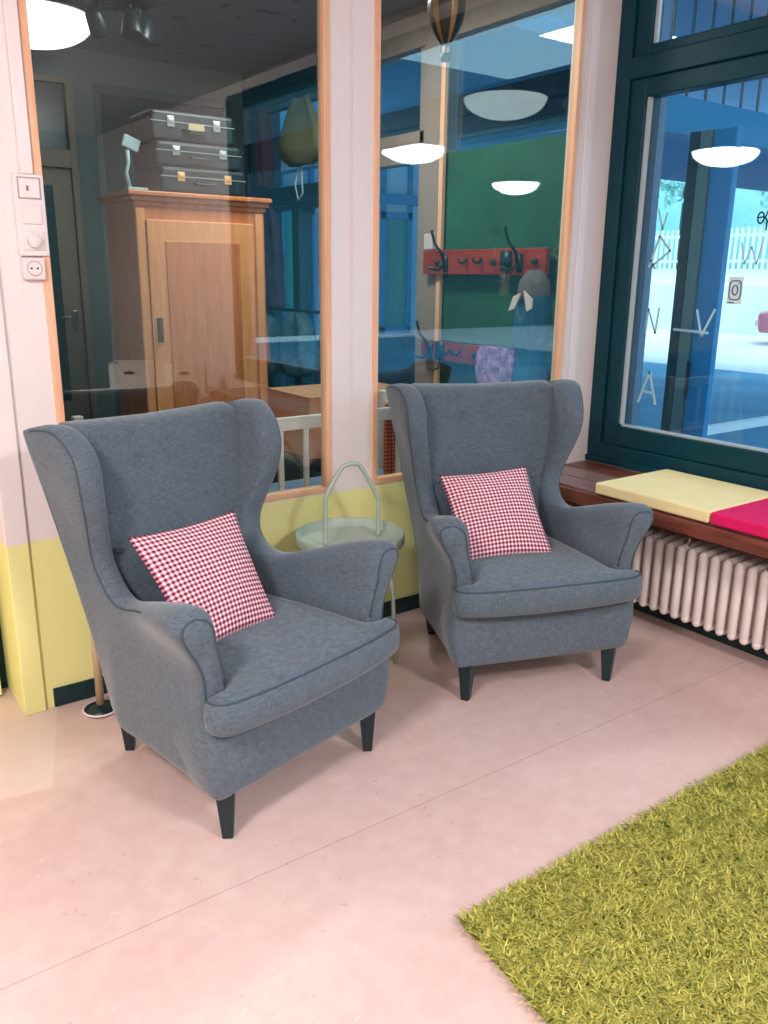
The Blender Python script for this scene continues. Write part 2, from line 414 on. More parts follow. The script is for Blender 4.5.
# ------------------------------------------------------------------ armchairs
def make_chair():
    t = root('wingback_armchair', '', 'armchair')
    # outline of one side in (v = depth, z)
    prof = catmull([(-.012, .15), (-.014, .30), (-.018, .46), (-.026, .59), (-.026, .645), (-.004, .684), (.05, .690), (.16, .662), (.28, .622), (.39, .590),
                    (.46, .60), (.505, .645), (.515, .70), (.500, .755), (.474, .83), (.460, .90), (.462, .97), (.492, 1.035), (.55, 1.078), (.62, 1.083),
                    (.685, 1.068), (.708, 1.045), (.69, .90), (.66, .66), (.63, .40), (.61, .15)], 6)
    def rearv(z): return float(np.interp(z, [.15, .40, .66, .90, 1.045], [.61, .63, .66, .69, .708]))
    def cen(v, z):
        lower = .318 - .085*v
        arm = .056*sm((z-.47)/.22)*(1-sm((v-.06)/.44))
        wing = .072*sm((z-.62)/.33)*(.55+.45*sm((v-.35)/.22)) if v > .2 else 0
        c_ = lower+arm+wing - .012*(1-sm(z/.35)); w_ = sm((v-.46)/.20)
        return c_*(1-w_) + (.238+.17*(z-.35))*w_
    def thick(v, z):
        return .040 + .022*sm((z-.53)/.12)*(1-sm((v-.06)/.40)) + .004*sm((z-.8)/.2)
    for sg, nm in ((-1, 'side_panel'), (1, 'side_panel')):
        def fn(p, s_, side, sg=sg):
            v_, z_ = p.x, p.y
            if side > 0 and s_ > 0: s_ = s_**(1-.6*sm((v_-.30)/.15))
            rr = sm((v_-rearv(z_)+.085)/.06); s_ = s_**(1-.9*rr) if s_ > 0 else 0
            return (sg*(cen(v_, z_) + side*thick(v_, z_)*s_), v_, z_)
        sp_ = puff(nm, prof, .042, fn, FAB, t, power=.62)
        sq = []
        P_ = [Vector(q_) for q_ in prof]
        for k_ in range(1, len(P_)-1):
            v_, z_ = P_[k_]
            if v_ < .20 or z_ < .585 or (v_ > .66 and z_ < 1.06): continue
            t_ = (P_[k_+1]-P_[k_-1]).normalized(); q_ = P_[k_] + Vector((t_.y, -t_.x))*.012
            se = .80**(1-.6*sm((q_.x-.30)/.15))
            sq.append((sg*(cen(q_.x, q_.y)+thick(q_.x, q_.y)*se+.0005), q_.x, q_.y))
        MB().tube(sq, .003, 8).build('side_piping', PIPE, sp_, True)
        # piping round the front face of the arm (scroll)
        pts = []
        for (uo, z_) in [(-.028, .47), (-.028, .54), (-.034, .59), (-.042, .63), (-.034, .658), (-.008, .671), (.026, .668), (.046, .648), (.046, .61), (.034, .55), (.031, .48), (.031, .38), (.031, .28), (.031, .20)]:
            pts.append((uo, z_))
        q = []
        for uo, z_ in catmull(pts, 5):
            th = thick(-.02, z_); k = min(.93, abs(uo)/th)
            fv = float(np.interp(z_, [.15, .3, .46, .59, .645, .684], [-.012, -.014, -.018, -.026, -.026, -.006]))
            q.append((sg*(cen(-.02, z_)+uo), fv + .042*(1-math.sqrt(max(0, 1-k**(2/.62)))) - .001, z_))
        MB().tube(q, .0036, 8).build('arm_piping', PIPE, sp_, True)
    # backrest
    tufts = [(-.215, .69), (.215, .69)]
    def hw(z): return (.236 + .03*sm((z-.15)/.4)) + .056*sm((z-.60)/.38) - .01*(z < .4)
    outl = [(-hw(z), z) for z in np.linspace(.15, 1.045, 24)] + [(-.30, 1.074), (-.18, 1.070), (0, 1.066), (.18, 1.070), (.30, 1.074)] + [(hw(z), z) for z in np.linspace(1.045, .15, 24)]
    def fb(p, s_, side):
        c_ = .568 + .155*max(0, p.y-.42); v_ = c_ + side*.056*s_
        if side < 0:
            v_ -= .010*s_*math.exp(-((p.x/.22)**2))*sm((p.y-.4)/.2) - .0
            for tx, tz in tufts: v_ += .016*s_*math.exp(-(((p.x-tx)**2+(p.y-tz)**2)/.0012))
        return (p.x, v_, p.y)
    puff('backrest', outl, .03, fb, FAB, t, power=.55)
    for tx, tz in tufts:
        MB().sphere((tx, .568+.155*(tz-.42)-.052, tz), .014, 14, (1, .5, 1)).build('button', FAB, t, True)
    # base
    ob = round_poly([(-.366, -.055), (.366, -.055), (.372, .02), (.245, .60), (-.245, .60), (-.372, .02)], [.05, .05, .05, .03, .03, .05])
    def fbase(p, s_, side):
        k = 1 - .0
        z_ = .258 + side*.118*s_
        f_ = 1 - .035*sm((.30-z_)/.16) if side < 0 else 1
        return (p.x*f_, p.y*f_ if p.y > 0 else p.y*.85 + .0, z_)
    puff('base', ob, .032, fbase, FAB, t, power=.42)
    # seat cushion with ears in front of the arms
    oc = round_poly([(-.366, -.090), (-.2, -.118), (0, -.124), (.2, -.118), (.366, -.090), (.374, -.008), (.285, -.004), (.238, .53), (-.238, .53), (-.285, -.004), (-.374, -.008)],
                    [.06, .2, .2, .2, .06, .035, .02, .03, .03, .02, .035])
    def crown(x, y): return .020*max(0, 1-(x/.42)**2)*max(0, 1-((y-.2)/.42)**2)
    def fc(p, s_, side):
        z_ = .402 + side*.054*s_
        if side > 0: z_ += crown(p.x, p.y)*s_
        return (p.x, p.y, z_)
    cu = puff('seat_cushion', oc, .045, fc, FAB, t, power=.55)
    path = [(x, y) for x, y in oc if y < -.02]
    i0 = path.index(min(path, key=lambda q: (q[0] < 0, )) ) if False else 0
    path.sort(key=lambda q: math.atan2(q[1]-.3, q[0]))
    def ins(q, k): 
        x, y = q; L_ = math.hypot(x, y-.3); return (x*(1-k/L_), .3+(y-.3)*(1-k/L_))
    for zz, k in ((.449, .012),):
        pp = [(*ins(q, k), .4025+.81*(.054+crown(*ins(q, k)))) for q in path if q[1] < -.03]
        MB().tube(pp, .0032, 8).build('piping', PIPE, cu, True)
    # legs
    for sx in (-1, 1):
        MB().tube([(sx*.292, .0, .15), (sx*.292, -.002, 0)], [.037, .021], 4).build('leg', BLACKT, t, bevel=.003)
    for sx in (-1, 1):
        MB().tube([(sx*.235, .55, .15), (sx*.212, .585, 0)], [.032, .020], 4).build('leg', BLACKT, t, bevel=.003)
    return t
ch1 = make_chair()
c1o, c1a = Vector((1.112, 1.933, 0)), 14.1
c2o, c2a = Vector((2.163, 1.981, 0)), -19.2
ch2 = copy_tree(ch1)
ch1['label'] = 'grey wingback armchair on the left, nearest the camera and the light switches'
ch2['label'] = 'grey wingback armchair on the right, in the corner beside the window bench and radiator'
for c_, o_, a_ in ((ch1, c1o, c1a), (ch2, c2o, c2a)):
    c_['group'] = 'grey wingback armchairs'; c_.location = o_; c_.rotation_euler = (0, 0, math.radians(a_))

# gingham pillows: four corners in chair space (u, v, z)
def pillow(label, corners, o_, a_):
    TL, TR, BR, BL = [Vector(c_) for c_ in corners]
    N_ = 40; bm = bmesh.new(); uvl = bm.loops.layers.uv.new('UVMap'); grids = []
    nr = (TR-TL).cross(BL-TL).normalized()
    if nr.y > 0: nr = -nr
    for side in (1, -1):
        gr = []
        for i in range(N_+1):
            row = []
            for j in range(N_+1):
                a, b = i/N_, j/N_
                # edges curve inward between pointed corners
                aa = a + (.5-a)*.055*math.sin(PI*b); bb = b + (.5-b)*.055*math.sin(PI*a)
                p = TL*(1-aa)*(1-bb) + TR*aa*(1-bb) + BR*aa*bb + BL*(1-aa)*bb
                h = (max(0, math.sin(PI*a))*max(0, math.sin(PI*b)))**.55
                h = .055*h*(1 + .05*math.sin(9*a+3*b) + .04*math.sin(13*b-4*a))
                row.append((p + nr*h*side, (a, b)))
            gr.append(row)
        grids.append(gr)
    F, B = grids; vf = [[bm.verts.new(q[0]) for q in r_] for r_ in F]
    vb = [[vf[i][j] if i in (0, N_) or j in (0, N_) else bm.verts.new(B[i][j][0]) for j in range(N_+1)] for i in range(N_+1)]
    for V_ in (vf, vb):
        for i in range(N_):
            for j in range(N_):
                idx = [(i, j), (i+1, j), (i+1, j+1), (i, j+1)]
                try: f_ = bm.faces.new([V_[p_][q_] for p_, q_ in idx])
                except ValueError: continue
                for lp, (p_, q_) in zip(f_.loops, idx): lp[uvl].uv = (p_/N_, q_/N_)
    bmesh.ops.recalc_face_normals(bm, faces=bm.faces[:])
    me = bpy.data.meshes.new('throw_pillow'); bm.to_mesh(me); bm.free()
    p_ = link('throw_pillow', me, MATS['gingham'], None, True)
    p_.location = o_; p_.rotation_euler = (0, 0, math.radians(a_))
    return tag(p_, label, 'pillow', 'gingham pillows on the armchairs')
pillow('red and white gingham pillow leaning in the left armchair', [(-.262, .430, .765), (.128, .425, .768), (.098, .205, .468), (-.235, .185, .466)], c1o, c1a)
pillow('red and white gingham pillow leaning in the right armchair beside the window bench', [(-.258, .435, .742), (.108, .425, .762), (.128, .185, .468), (-.245, .185, .468)], c2o, c2a)

# ------------------------------------------------------------------ tray table
tt = root('tray_table', 'round sage green metal tray table with a tall hoop handle between the armchairs', 'side table', (1.722, 2.595, 0))
R_ = .205
MB().lathe([(0, .492), (R_, .492), (R_+.006, .50), (R_+.006, .535), (R_+.002, .538), (R_, .535), (R_-.003, .503), (R_-.01, .499), (0, .499)], 64, cap=False).build('tray', SAGE, tt, True)
hp = [(-.112, 0, .50), (-.112, 0, .66), (-.098, 0, .715), (-.045, 0, .790), (-.018, 0, .806), (.018, 0, .806), (.05, 0, .788), (.125, 0, .665), (.132, 0, .62), (.132, 0, .50)]
MB().tube([tuple(p) for p in catmull(hp, 6)], .0085, 12).build('handle', SAGE, tt, True)
for a_ in (45, 135, 225, 315):
    ca, sa = math.cos(math.radians(a_)), math.sin(math.radians(a_))
    MB().tube([(ca*.14, sa*.14, .495), (ca*.17, sa*.17, .30), (ca*.185, sa*.185, .0)], .008, 10).build('leg', SAGE, tt, True)
MB().tube([(.178*math.cos(2*PI*k/48), .178*math.sin(2*PI*k/48), .12) for k in range(48)], .005, 8, closed=True).build('lower_ring', SAGE, tt, True)

# metal stand behind the left chair
ms = root('floor_stand', 'beige metal pole on a small black foot with a pale rim behind the left armchair', 'stand', (.765, 2.75, 0))
MB().tube([(0, 0, .02), (0, 0, .55)], .014, 14).build('pole', mat('beige_metal', (196, 170, 140), .4), ms, True)
MB().lathe([(0, 0), (.058, 0), (.060, .010), (.035, .022), (.015, .026), (0, .026)], 32).build('foot', BLACKT, ms, True)
MB().tube([(.059*math.cos(2*PI*k/40), .059*math.sin(2*PI*k/40), .008) for k in range(40)], .004, 8, closed=True).build('foot_rim', WHITE, ms, True)

# ------------------------------------------------------------------ switches and socket
x0, x1 = .672, .762
sp = root('light_switches', 'white three-gang switch plate above the wall socket on the left pier', 'switch', (0, 0, 0))
MB().box(x0, x1, 2.852, 2.87, 1.543, 1.782).build('frame_plate', WHITE, sp, bevel=.004)
def plate(name, z0, m=WHITE):
    return MB().box(x0+.016, x1-.014, 2.846, 2.853, z0, z0+.056).build(name, m, sp, bevel=.003)
k1 = plate('rocker', 1.713); MB().box(.708, .714, 2.8445, 2.8465, 1.733, 1.748).build('symbol', mat('grey_mark', (110, 95, 95), .5), k1)
MB().box(x0+.012, x1-.010, 2.8505, 2.853, 1.709, 1.773).build('switch_surround', mat('grey_edge', (176, 160, 160), .5), sp)
plate('rocker', 1.637); k3 = plate('dimmer_plate', 1.560)
MB().lathe([(0, 0), (.021, 0), (.021, .012), (.018, .015), (0, .015)], 28, Matrix.Translation((.717, 2.846, 1.588)) @ Matrix.Rotation(PI/2, 4, 'X')).build('dimmer_knob', WHITE, k3, True)
so = root('wall_socket', 'single white round-pin wall socket directly under the switch panel', 'socket', (0, 0, 0))
MB().box(.676, .742, 2.842, 2.87, 1.472, 1.538).build('socket_box', WHITE, so, bevel=.005)
MB().lathe([(.021, 0), (.023, .002), (.021, .003), (.019, -.002), (0, -.002)], 28, Matrix.Translation((.709, 2.842, 1.506)) @ Matrix.Rotation(PI/2, 4, 'X'), cap=False).build('socket_well', mat('socket_grey', (196, 178, 178), .5), so, True)
for dx in (-.009, .009):
    MB().lathe([(0, 0), (.0032, 0), (.0032, .0015), (0, .0015)], 12, Matrix.Translation((.709+dx, 2.8425, 1.506)) @ Matrix.Rotation(PI/2, 4, 'X')).build('pin_hole', BLACKT, so)
cdx = MB().box(.697, .735, 2.850, 2.87, 1.782, CZ).build('cable_duct', WHITE, bevel=.003)
tag(cdx, 'white vertical cable duct running up the left pier from the switch panel', 'cable duct')

# ------------------------------------------------------------------ bench, cushions, radiator
bn = root('window_bench', 'dark wooden slatted bench running under the window above the radiator', 'bench', (0, 0, 0))
for xa, xb, m_ in ((2.885, 3.03, BENCH2), (3.04, 3.19, BENCH2), (3.20, 3.368, BENCH)):
    MB().box(xa, xb, -.6, 2.86, .552, .58).build('seat_board', m_, bn, bevel=.003)
MB().box(2.855, 2.882, -.6, 2.86, .512, .572).build('front_apron', BENCH, bn, bevel=.003)
for yb in (2.80, 2.02, .9, -.2):
    MB().box(2.90, 3.398, yb-.035, yb+.035, .500, .551).build('bracket', wood('bracket_wood', (150, 84, 56), (176, 104, 72), (1, 6, 6)), bn, bevel=.003)
def cushion(label, y0, y1, m_, x0_=2.862, x1_=3.366):
    o_ = MB().box(x0_, x1_, y0, y1, .5805, .630).build('seat_pad', m_, bevel=.008, seg=3)
    return tag(o_, label, 'cushion', 'foam seat pads on the window bench')
cushion('pale yellow flat foam seat pad on the window bench', 1.80, 2.365, YCUSH)
cushion('magenta pink flat foam seat pad on the window bench', 1.225, 1.792, PCUSH)

rad = root('radiator', 'white ribbed column radiator under the window bench', 'radiator', (0, 0, 0))
def rad_col():
    b = MB(); XS = (3.0, 3.06, 3.12, 3.18)
    for x in XS:
        b.tube([(x, 0, .10), (x, 0, .115), (x, 0, .385), (x, 0, .40)], [.012, .0188, .0188, .012], 10)
    for zz, zt in ((.393, .012), (.105, -.012)):
        b.tube([(2.988, 0, zz-.008*(1 if zt > 0 else -1)), (2.998, 0, zz+zt*.3), (3.03, 0, zz+zt*.6), (3.09, 0, zz+zt), (3.15, 0, zz+zt*.6), (3.182, 0, zz+zt*.3), (3.192, 0, zz-.008*(1 if zt > 0 else -1))], [.012, .0165, .0165, .0165, .0165, .0165, .012], 10)
    for x in XS: b.sphere((x, 0, .398), .0188, 10); b.sphere((x, 0, .102), .0188, 10)
    return b.build('column', WHITE2, rad, True)
rc = rad_col(); rc.location = (0, 2.70, 0)
for k in range(1, 30):
    c_ = rc.copy(); COL.objects.link(c_); c_.parent = rad; c_.location = (0, 2.70-.0545*k, 0)
MB().tube([(3.15, 2.72, .125), (3.15, 1.20, .125)], .016, 10).build('header_pipe', WHITE2, rad, True)
MB().tube([(3.15, 2.72, .375), (3.15, 1.20, .375)], .016, 10).build('header_pipe', WHITE2, rad, True)
MB().tube([(3.03, 1.98, .41), (3.03, 1.98, .45), (3.07, 1.98, .45)], .009, 10).build('bleed_valve', METAL, rad, True)
for yb in (2.62, 1.35):
    MB().box(3.05, 3.16, yb-.012, yb+.012, 0, .10).build('foot', WHITE2, rad, bevel=.002)
struct(MB().box(3.115, 3.13, .2, 2.86, 0, .062).build('trim_6', SKIRT, bevel=.003))

# ------------------------------------------------------------------ shaggy rug
rg = root('shag_rug', 'lime green shaggy rug on the floor at the lower right', 'rug', (0, 0, 0))
RX0, RX1, RY0, RY1 = 1.142, 3.02, -.55, 1.243
MB().prism([(RX0, RY1), (RX0-.115*(RY1-RY0), RY0), (RX1, RY0), (RX1, RY1)], .001, .010).build('backing', mat('rug_backing', (110, 122, 48), .9), rg)
def blades(n, x0, x1, y0, y1, z0, rs):
    r = np.random.RandomState(rs)
    x = r.uniform(x0, x1, n); y = r.uniform(y0, y1, n)
    x = x - .115*(y1-y)*(x1-x)/(x1-x0)
    # clumping direction field
    ph = 2.4*np.sin(x*61+1.3*np.sin(y*47)) + 2.1*np.cos(y*67+1.7*np.sin(x*43)) + r.normal(0, 1.3, n)
    ln = r.uniform(.024, .038, n); lean = r.uniform(.7, 1.12, n); w = r.uniform(.0018, .0034, n)
    dx, dy = np.cos(ph), np.sin(ph); px, py = -dy, dx
    V = np.zeros((n, 5, 3)); 
    h1 = ln*.55; 
    for k, (t, ww) in enumerate(((0, 1), (0, -1), (.5, .9), (.5, -.9), (1, 0))):
        out = ln*lean*(t**1.6); up_ = ln*t*np.sqrt(np.clip(1-(lean*t)**2*.75, .05, 1))
        V[:, k, 0] = x + dx*out + px*w*ww; V[:, k, 1] = y + dy*out + py*w*ww; V[:, k, 2] = z0 + up_*.85
    me = bpy.data.meshes.new('pile'); me.vertices.add(n*5); me.vertices.foreach_set('co', V.reshape(-1))
    base = np.arange(n)*5
    quads = np.stack([base, base+1, base+3, base+2], 1); tris = np.stack([base+2, base+3, base+4], 1)
    loops = np.concatenate([quads.reshape(-1), tris.reshape(-1)])
    me.loops.add(len(loops)); me.loops.foreach_set('vertex_index', loops.astype(np.int32))
    me.polygons.add(2*n)
    ls = np.concatenate([np.arange(n)*4, 4*n+np.arange(n)*3]); lt = np.concatenate([np.full(n, 4), np.full(n, 3)])
    me.polygons.foreach_set('loop_start', ls.astype(np.int32)); me.polygons.foreach_set('loop_total', lt.astype(np.int32))
    me.update(calc_edges=True); me.validate()
    at = me.attributes.new('tone', 'FLOAT', 'POINT')
    at.data.foreach_set('value', np.repeat(r.uniform(0, 1, n), 5).astype(np.float32))
    return me
g = G('rug_pile'); a_ = g.n('ShaderNodeAttribute', attribute_name='tone')
c = g.mix(a_.outputs['Fac'], C4(118, 124, 50), C4(204, 194, 96))
g.L.new(c, g.b.inputs['Base Color']); g.b.inputs['Roughness'].default_value = .6; g.b.inputs['Specular IOR Level'].default_value = .25
pl = link('pile', blades(160000, RX0-.004, RX1, RY0, RY1-.004, .008, 3), g.m, rg); pl['kind'] = 'stuff'

# ------------------------------------------------------------------ ceiling lamps of the room
def bowl_lamp(label, x, y, zt, r, group, ceil=CZ, m=BOWL):
    t = root('ceiling_lamp', label, 'lamp', (x, y, zt), 0, group)
    MB().lathe([(r*math.cos(k*PI/32), -.47*r*math.sin(k*PI/32)) for k in range(16)] + [(0, -r*.47)], 40, cap=False).build('glass_bowl', m, t, True)
    MB().lathe([(0, .03), (r*.6, .03), (r*1.02, .004), (r*1.02, -.004), (r*.9, 0)], 40, cap=False).build('lamp_rim', WHITE, t, True)
    if ceil-zt-.03 > .005: MB().lathe([(.05, .025), (.05, ceil-zt)], 20).build('stem', WHITE, t, True)
    return t
for (lx, ly), lb in zip(ROOM_LAMPS, ('white glass bowl ceiling lamp whose mirror image shows in the large window', 'white glass bowl ceiling lamp mirrored over the green board', 'white glass bowl ceiling lamp mirrored beside the glazed door')):
    bowl_lamp(lb, lx, ly, 2.70, .31, 'room ceiling lamps')

# ------------------------------------------------------------------ hallway behind the panes
g = G('hall_ceiling'); o = g.obj()
st = g.math('MULTIPLY', g.math('LESS_THAN', g.noise(g.scale(o, (1, 1, 1)), 7.5, 2, .8), .335), g.math('GREATER_THAN', g.noise(o, 1.3, 1), .44))
g.L.new(g.mix(g.math('MULTIPLY', st, .75), C4(120, 124, 124), C4(30, 60, 68)), g.b.inputs['Base Color']); g.b.inputs['Roughness'].default_value = .9
sbox('ceiling_hall', (.4, 3.45, 2.935, 6.6, 2.98, 3.06), g.m)
sbox('floor_hall', (.4, 3.42, 3.2, 6.6, -.1, 0), mat('hall_floor', (90, 92, 92), .5, var=.1))
sbox('wall_hall_left', (.4, .5, 3.16, 6.6, 0, 2.98), HALLW)
b = MB(); b.box(.5, 1.30, 6.5, 6.6, 0, 2.98); b.box(1.30, 3.45, 6.5, 6.6, 2.78, 2.98); b.box(3.2, 3.45, 6.5, 6.6, 0, 2.78); b.box(1.955, 2.128, 6.5, 6.6, 0, 2.78)
struct(b.build('wall_hall_rear', HALLW))
# rear door with transom
dd = struct(MB().box(1.36, 1.935, 6.515, 6.555, .01, 2.20).build('door_2', HALLDOOR, bevel=.003))
b = MB(); b.box(1.30, 1.36, 6.48, 6.6, 0, 2.78); b.box(1.935, 1.985, 6.48, 6.6, 0, 2.78); b.box(1.36, 1.935, 6.48, 6.6, 2.20, 2.32); b.box(1.36, 1.935, 6.48, 6.6, 2.745, 2.78)
b.build('door_frame', HALLDOOR, dd, bevel=.004)
MB().box(1.36, 1.935, 6.53, 6.54, 2.32, 2.745).build('transom_panel', DARKP, dd)
MB().box(1.66, 1.80, 6.508, 6.516, .56, 2.08).build('glass_strip', DARKP, dd)
MB().box(1.86, 1.895, 6.500, 6.515, 1.07, 1.22).build('handle_plate', METAL, dd, bevel=.006)
MB().tube([(1.877, 6.50, 1.175), (1.877, 6.455, 1.175), (1.77, 6.452, 1.172)], .009, 10).build('door_handle', METAL, dd, True)
# dark glazed double door behind the wardrobe
d2 = struct(MB().box(2.18, 3.15, 6.53, 6.55, .05, 2.72).build('door_3', DARKP))
b = MB(); b.box(2.128, 2.18, 6.50, 6.58, 0, 2.78); b.box(3.15, 3.2, 6.50, 6.58, 0, 2.78); b.box(2.18, 3.15, 6.50, 6.58, 2.72, 2.78)
b.build('door_frame', mat('grey_green_paint', (70, 98, 100), .6), d2)
# right side of the hall: posts, door, glazing (plane x = 3.3)
HB = BEIGE
b = MB(); b.box(3.30, 3.42, 2.935, 3.055, 0, 2.98); b.box(3.30, 3.42, 4.03, 4.20, 0, 2.98); b.box(3.30, 3.42, 3.055, 4.03, 2.76, 2.98)
b.box(3.30, 3.42, 4.20, 5.12, 2.76, 2.98); b.box(3.31, 3.40, 4.20, 5.12, 2.15, 2.32); b.box(3.31, 3.40, 4.20, 4.25, 0, 2.76); b.box(3.31, 3.40, 4.20, 5.12, 0, .22)
struct(b.build('wall_hall_right', HB, bevel=.004))
struct(MB().box(3.285, 3.31, 3.995, 4.03, 0, 2.76).build('trim_7', PINE, bevel=.002))
struct(MB().box(3.325, 3.36, 3.055, 4.03, .1, 2.175).build('trim_8', GREEN, bevel=.003))
for i, (ya, yb, za, zb) in enumerate(((3.055, 4.03, 2.20, 2.76), (4.25, 5.12, 2.32, 2.76), (4.25, 5.12, .22, 2.15))):
    struct(MB().box(3.352, 3.357, ya, yb, za, zb).build(f'window_{5+i}', GL_WIN))
b = MB(); b.box(3.30, 3.42, 5.12, 5.36, 0, 2.98); b.box(3.30, 3.42, 6.12, 6.5, 0, 2.98); b.box(3.30, 3.42, 5.36, 6.12, 2.70, 2.98)
b.box(3.30, 3.42, 5.36, 6.12, 1.96, 2.12); b.box(3.30, 3.42, 5.66, 5.76, 0, 1.96); b.box(3.30, 3.42, 5.36, 6.12, 0, .35)
struct(b.build('trim_9', mat('hall_blue_frame', (14, 74, 90), .45), bevel=.004))
struct(MB().box(3.352, 3.357, 5.36, 6.12, .35, 2.70).build('window_8', GL_WIN))

# wardrobe
wd = root('wardrobe', 'tall brown wooden wardrobe with a cornice in the hallway behind the left pane', 'wardrobe', (2.07, 4.72, 0))
def wb(nm, x0, x1, y0, y1, z0, z1, m_, par=wd, bv=.004): return MB().box(x0-2.07, x1-2.07, y0-4.72, y1-4.72, z0, z1).build(nm, m_, par, bevel=bv)
wb('body', 1.65, 2.405, 4.515, 4.96, .06, 1.84, WARD)
wb('plinth', 1.665, 2.39, 4.53, 4.95, 0, .07, WARD)
b = MB(); b.box(-.43, .345, -.215, .245, 1.83, 1.855); b.box(-.445, .358, -.23, .25, 1.855, 1.88); b.box(-.46, .371, -.245, .25, 1.88, 1.905)
b.build('cornice', WARD, wd, bevel=.006)
dr = wb('door', 1.704, 2.325, 4.495, 4.515, .12, 1.765, WARDL)
b = MB(); b.box(1.80-2.07, 2.235-2.07, 4.488-4.72, 4.495-4.72, .25, 1.66); b.build('door_panel', WARD, dr, bevel=.006)
b = MB(); b.box(1.728-2.07, 1.76-2.07, 4.485-4.72, 4.496-4.72, 1.13, 1.26); b.tube([(1.744-2.07, 4.485-4.72, 1.15), (1.744-2.07, 4.462-4.72, 1.17), (1.744-2.07, 4.462-4.72, 1.22), (1.744-2.07, 4.485-4.72, 1.24)], .006, 8)
b.build('door_handle', BLACKT, dr, bevel=.002)
wb('pilaster', 1.652, 1.70, 4.505, 4.515, .08, 1.82, WARDL); wb('pilaster', 2.345, 2.392, 4.505, 4.515, .08, 1.82, WARDL)

# suitcases on the wardrobe
SC = mat('dark_suitcase', (4, 30, 36), .5, var=.15); LAT = mat('latch_metal', (180, 190, 190), .3, metal=.7)
def suitcase(label, x0, x1, y0, y1, z0, z1, tagc=None, lc=LAT):
    t = root('suitcase', label, 'suitcase', ((x0+x1)/2, (y0+y1)/2, z0), 0, 'suitcases stacked on the wardrobe')
    w_, d_, h_ = (x1-x0)/2, (y1-y0)/2, z1-z0
    MB().box(-w_, w_, -d_, d_, 0, h_).build('shell', SC, t, bevel=.018, seg=3)
    MB().tube([(-w_-.001, -d_-.001, h_*.62), (w_+.001, -d_-.001, h_*.62)], .003, 6).build('edge_strip', LAT, t)
    for k in (-.55, .55):
        b = MB(); b.box(w_*k-.02, w_*k+.02, -d_-.008, -d_+.002, h_*.45, h_*.8); b.box(w_*k-.012, w_*k+.012, -d_-.012, -d_, h_*.58, h_*.72); b.build('latch', lc, t, bevel=.002)
    MB().tube([(-.06, -d_, h_*.4), (-.055, -d_-.02, h_*.36), (.055, -d_-.02, h_*.36), (.06, -d_, h_*.4)], .007, 8).build('handle', SC, t, True)
    if tagc: MB().box(-.04, .05, -d_-.022, -d_-.018, h_*.3, h_*.62).build('paper_tag', tagc, t)
BR = mat('brass_latch', (220, 170, 120), .4, metal=.3)
suitcase('black suitcase with brass latches, lowest on the wardrobe', 1.80, 2.29, 4.50, 4.85, 1.906, 2.035, None, BR)
suitcase('black suitcase in the middle of the pile on the wardrobe', 1.785, 2.27, 4.51, 4.86, 2.036, 2.16)
suitcase('black suitcase with a tan tag, topmost on the wardrobe', 1.77, 2.24, 4.52, 4.84, 2.161, 2.31, mat('tan_tag', (160, 146, 118), .8))
dl = root('desk_lamp', 'small pale lamp with a tilted square head left of the suitcases on the wardrobe', 'lamp', (1.695, 4.60, 1.906))
PALE = mat('pale_grey_blue', (150, 178, 184), .5)
MB().box(-.05, .06, -.03, .03, 0, .02).build('base', PALE, dl, bevel=.004)
MB().tube([(-.03, 0, .02), (-.045, 0, .09), (-.03, 0, .14), (-.03, 0, .20)], .011, 10).build('neck', PALE, dl, True)
MB().box(-.045, .045, -.012, .012, -.03, .03, Matrix.Translation((-.01, 0, .235)) @ Matrix.Rotation(.35, 4, 'Y')).build('lamp_head', PALE, dl, bevel=.004)

# hall ceiling lamps and spots
bowl_lamp('round white glowing bowl lamp under the hallway ceiling at the upper left', 1.50, 5.55, 2.90, .34, None, 2.98, mat('hall_bowl', (255, 246, 240), .4, emit=((1, .95, .92), 2.6)))
sp_ = root('ceiling_spotlight', 'black three-headed spotlight fixture on the hallway ceiling above the wardrobe', 'lamp', (1.68, 4.60, 2.85))
MB().tube([(0, 0, .13), (0, 0, -.01)], .02, 12).build('stem', BLACKT, sp_, True)
MB().lathe([(0, 0), (.17, 0), (.17, -.05), (.15, -.065), (0, -.065)], 28).build('ceiling_plate', BLACKT, sp_, True)
for (hx, hy, ax, ay) in ((-.13, .0, .35, -.5), (.03, -.06, -.3, .15), (.12, .02, -.2, .35)):
    h = MB(); M_ = Matrix.Translation((hx, hy, -.16)) @ Matrix.Rotation(ay, 4, 'Y') @ Matrix.Rotation(ax, 4, 'X')
    h.lathe([(0, .06), (.03, .06), (.042, .03), (.052, -.06), (.048, -.07), (.04, -.055), (0, -.05)], 22, M_)
    hd = h.build('spot_head', BLACKT, sp_, True)
    MB().tube([(hx*.8, hy*.8, -.05), (hx*.95, hy*.95, -.11)], .010, 8).build('spot_arm', BLACKT, hd, True)

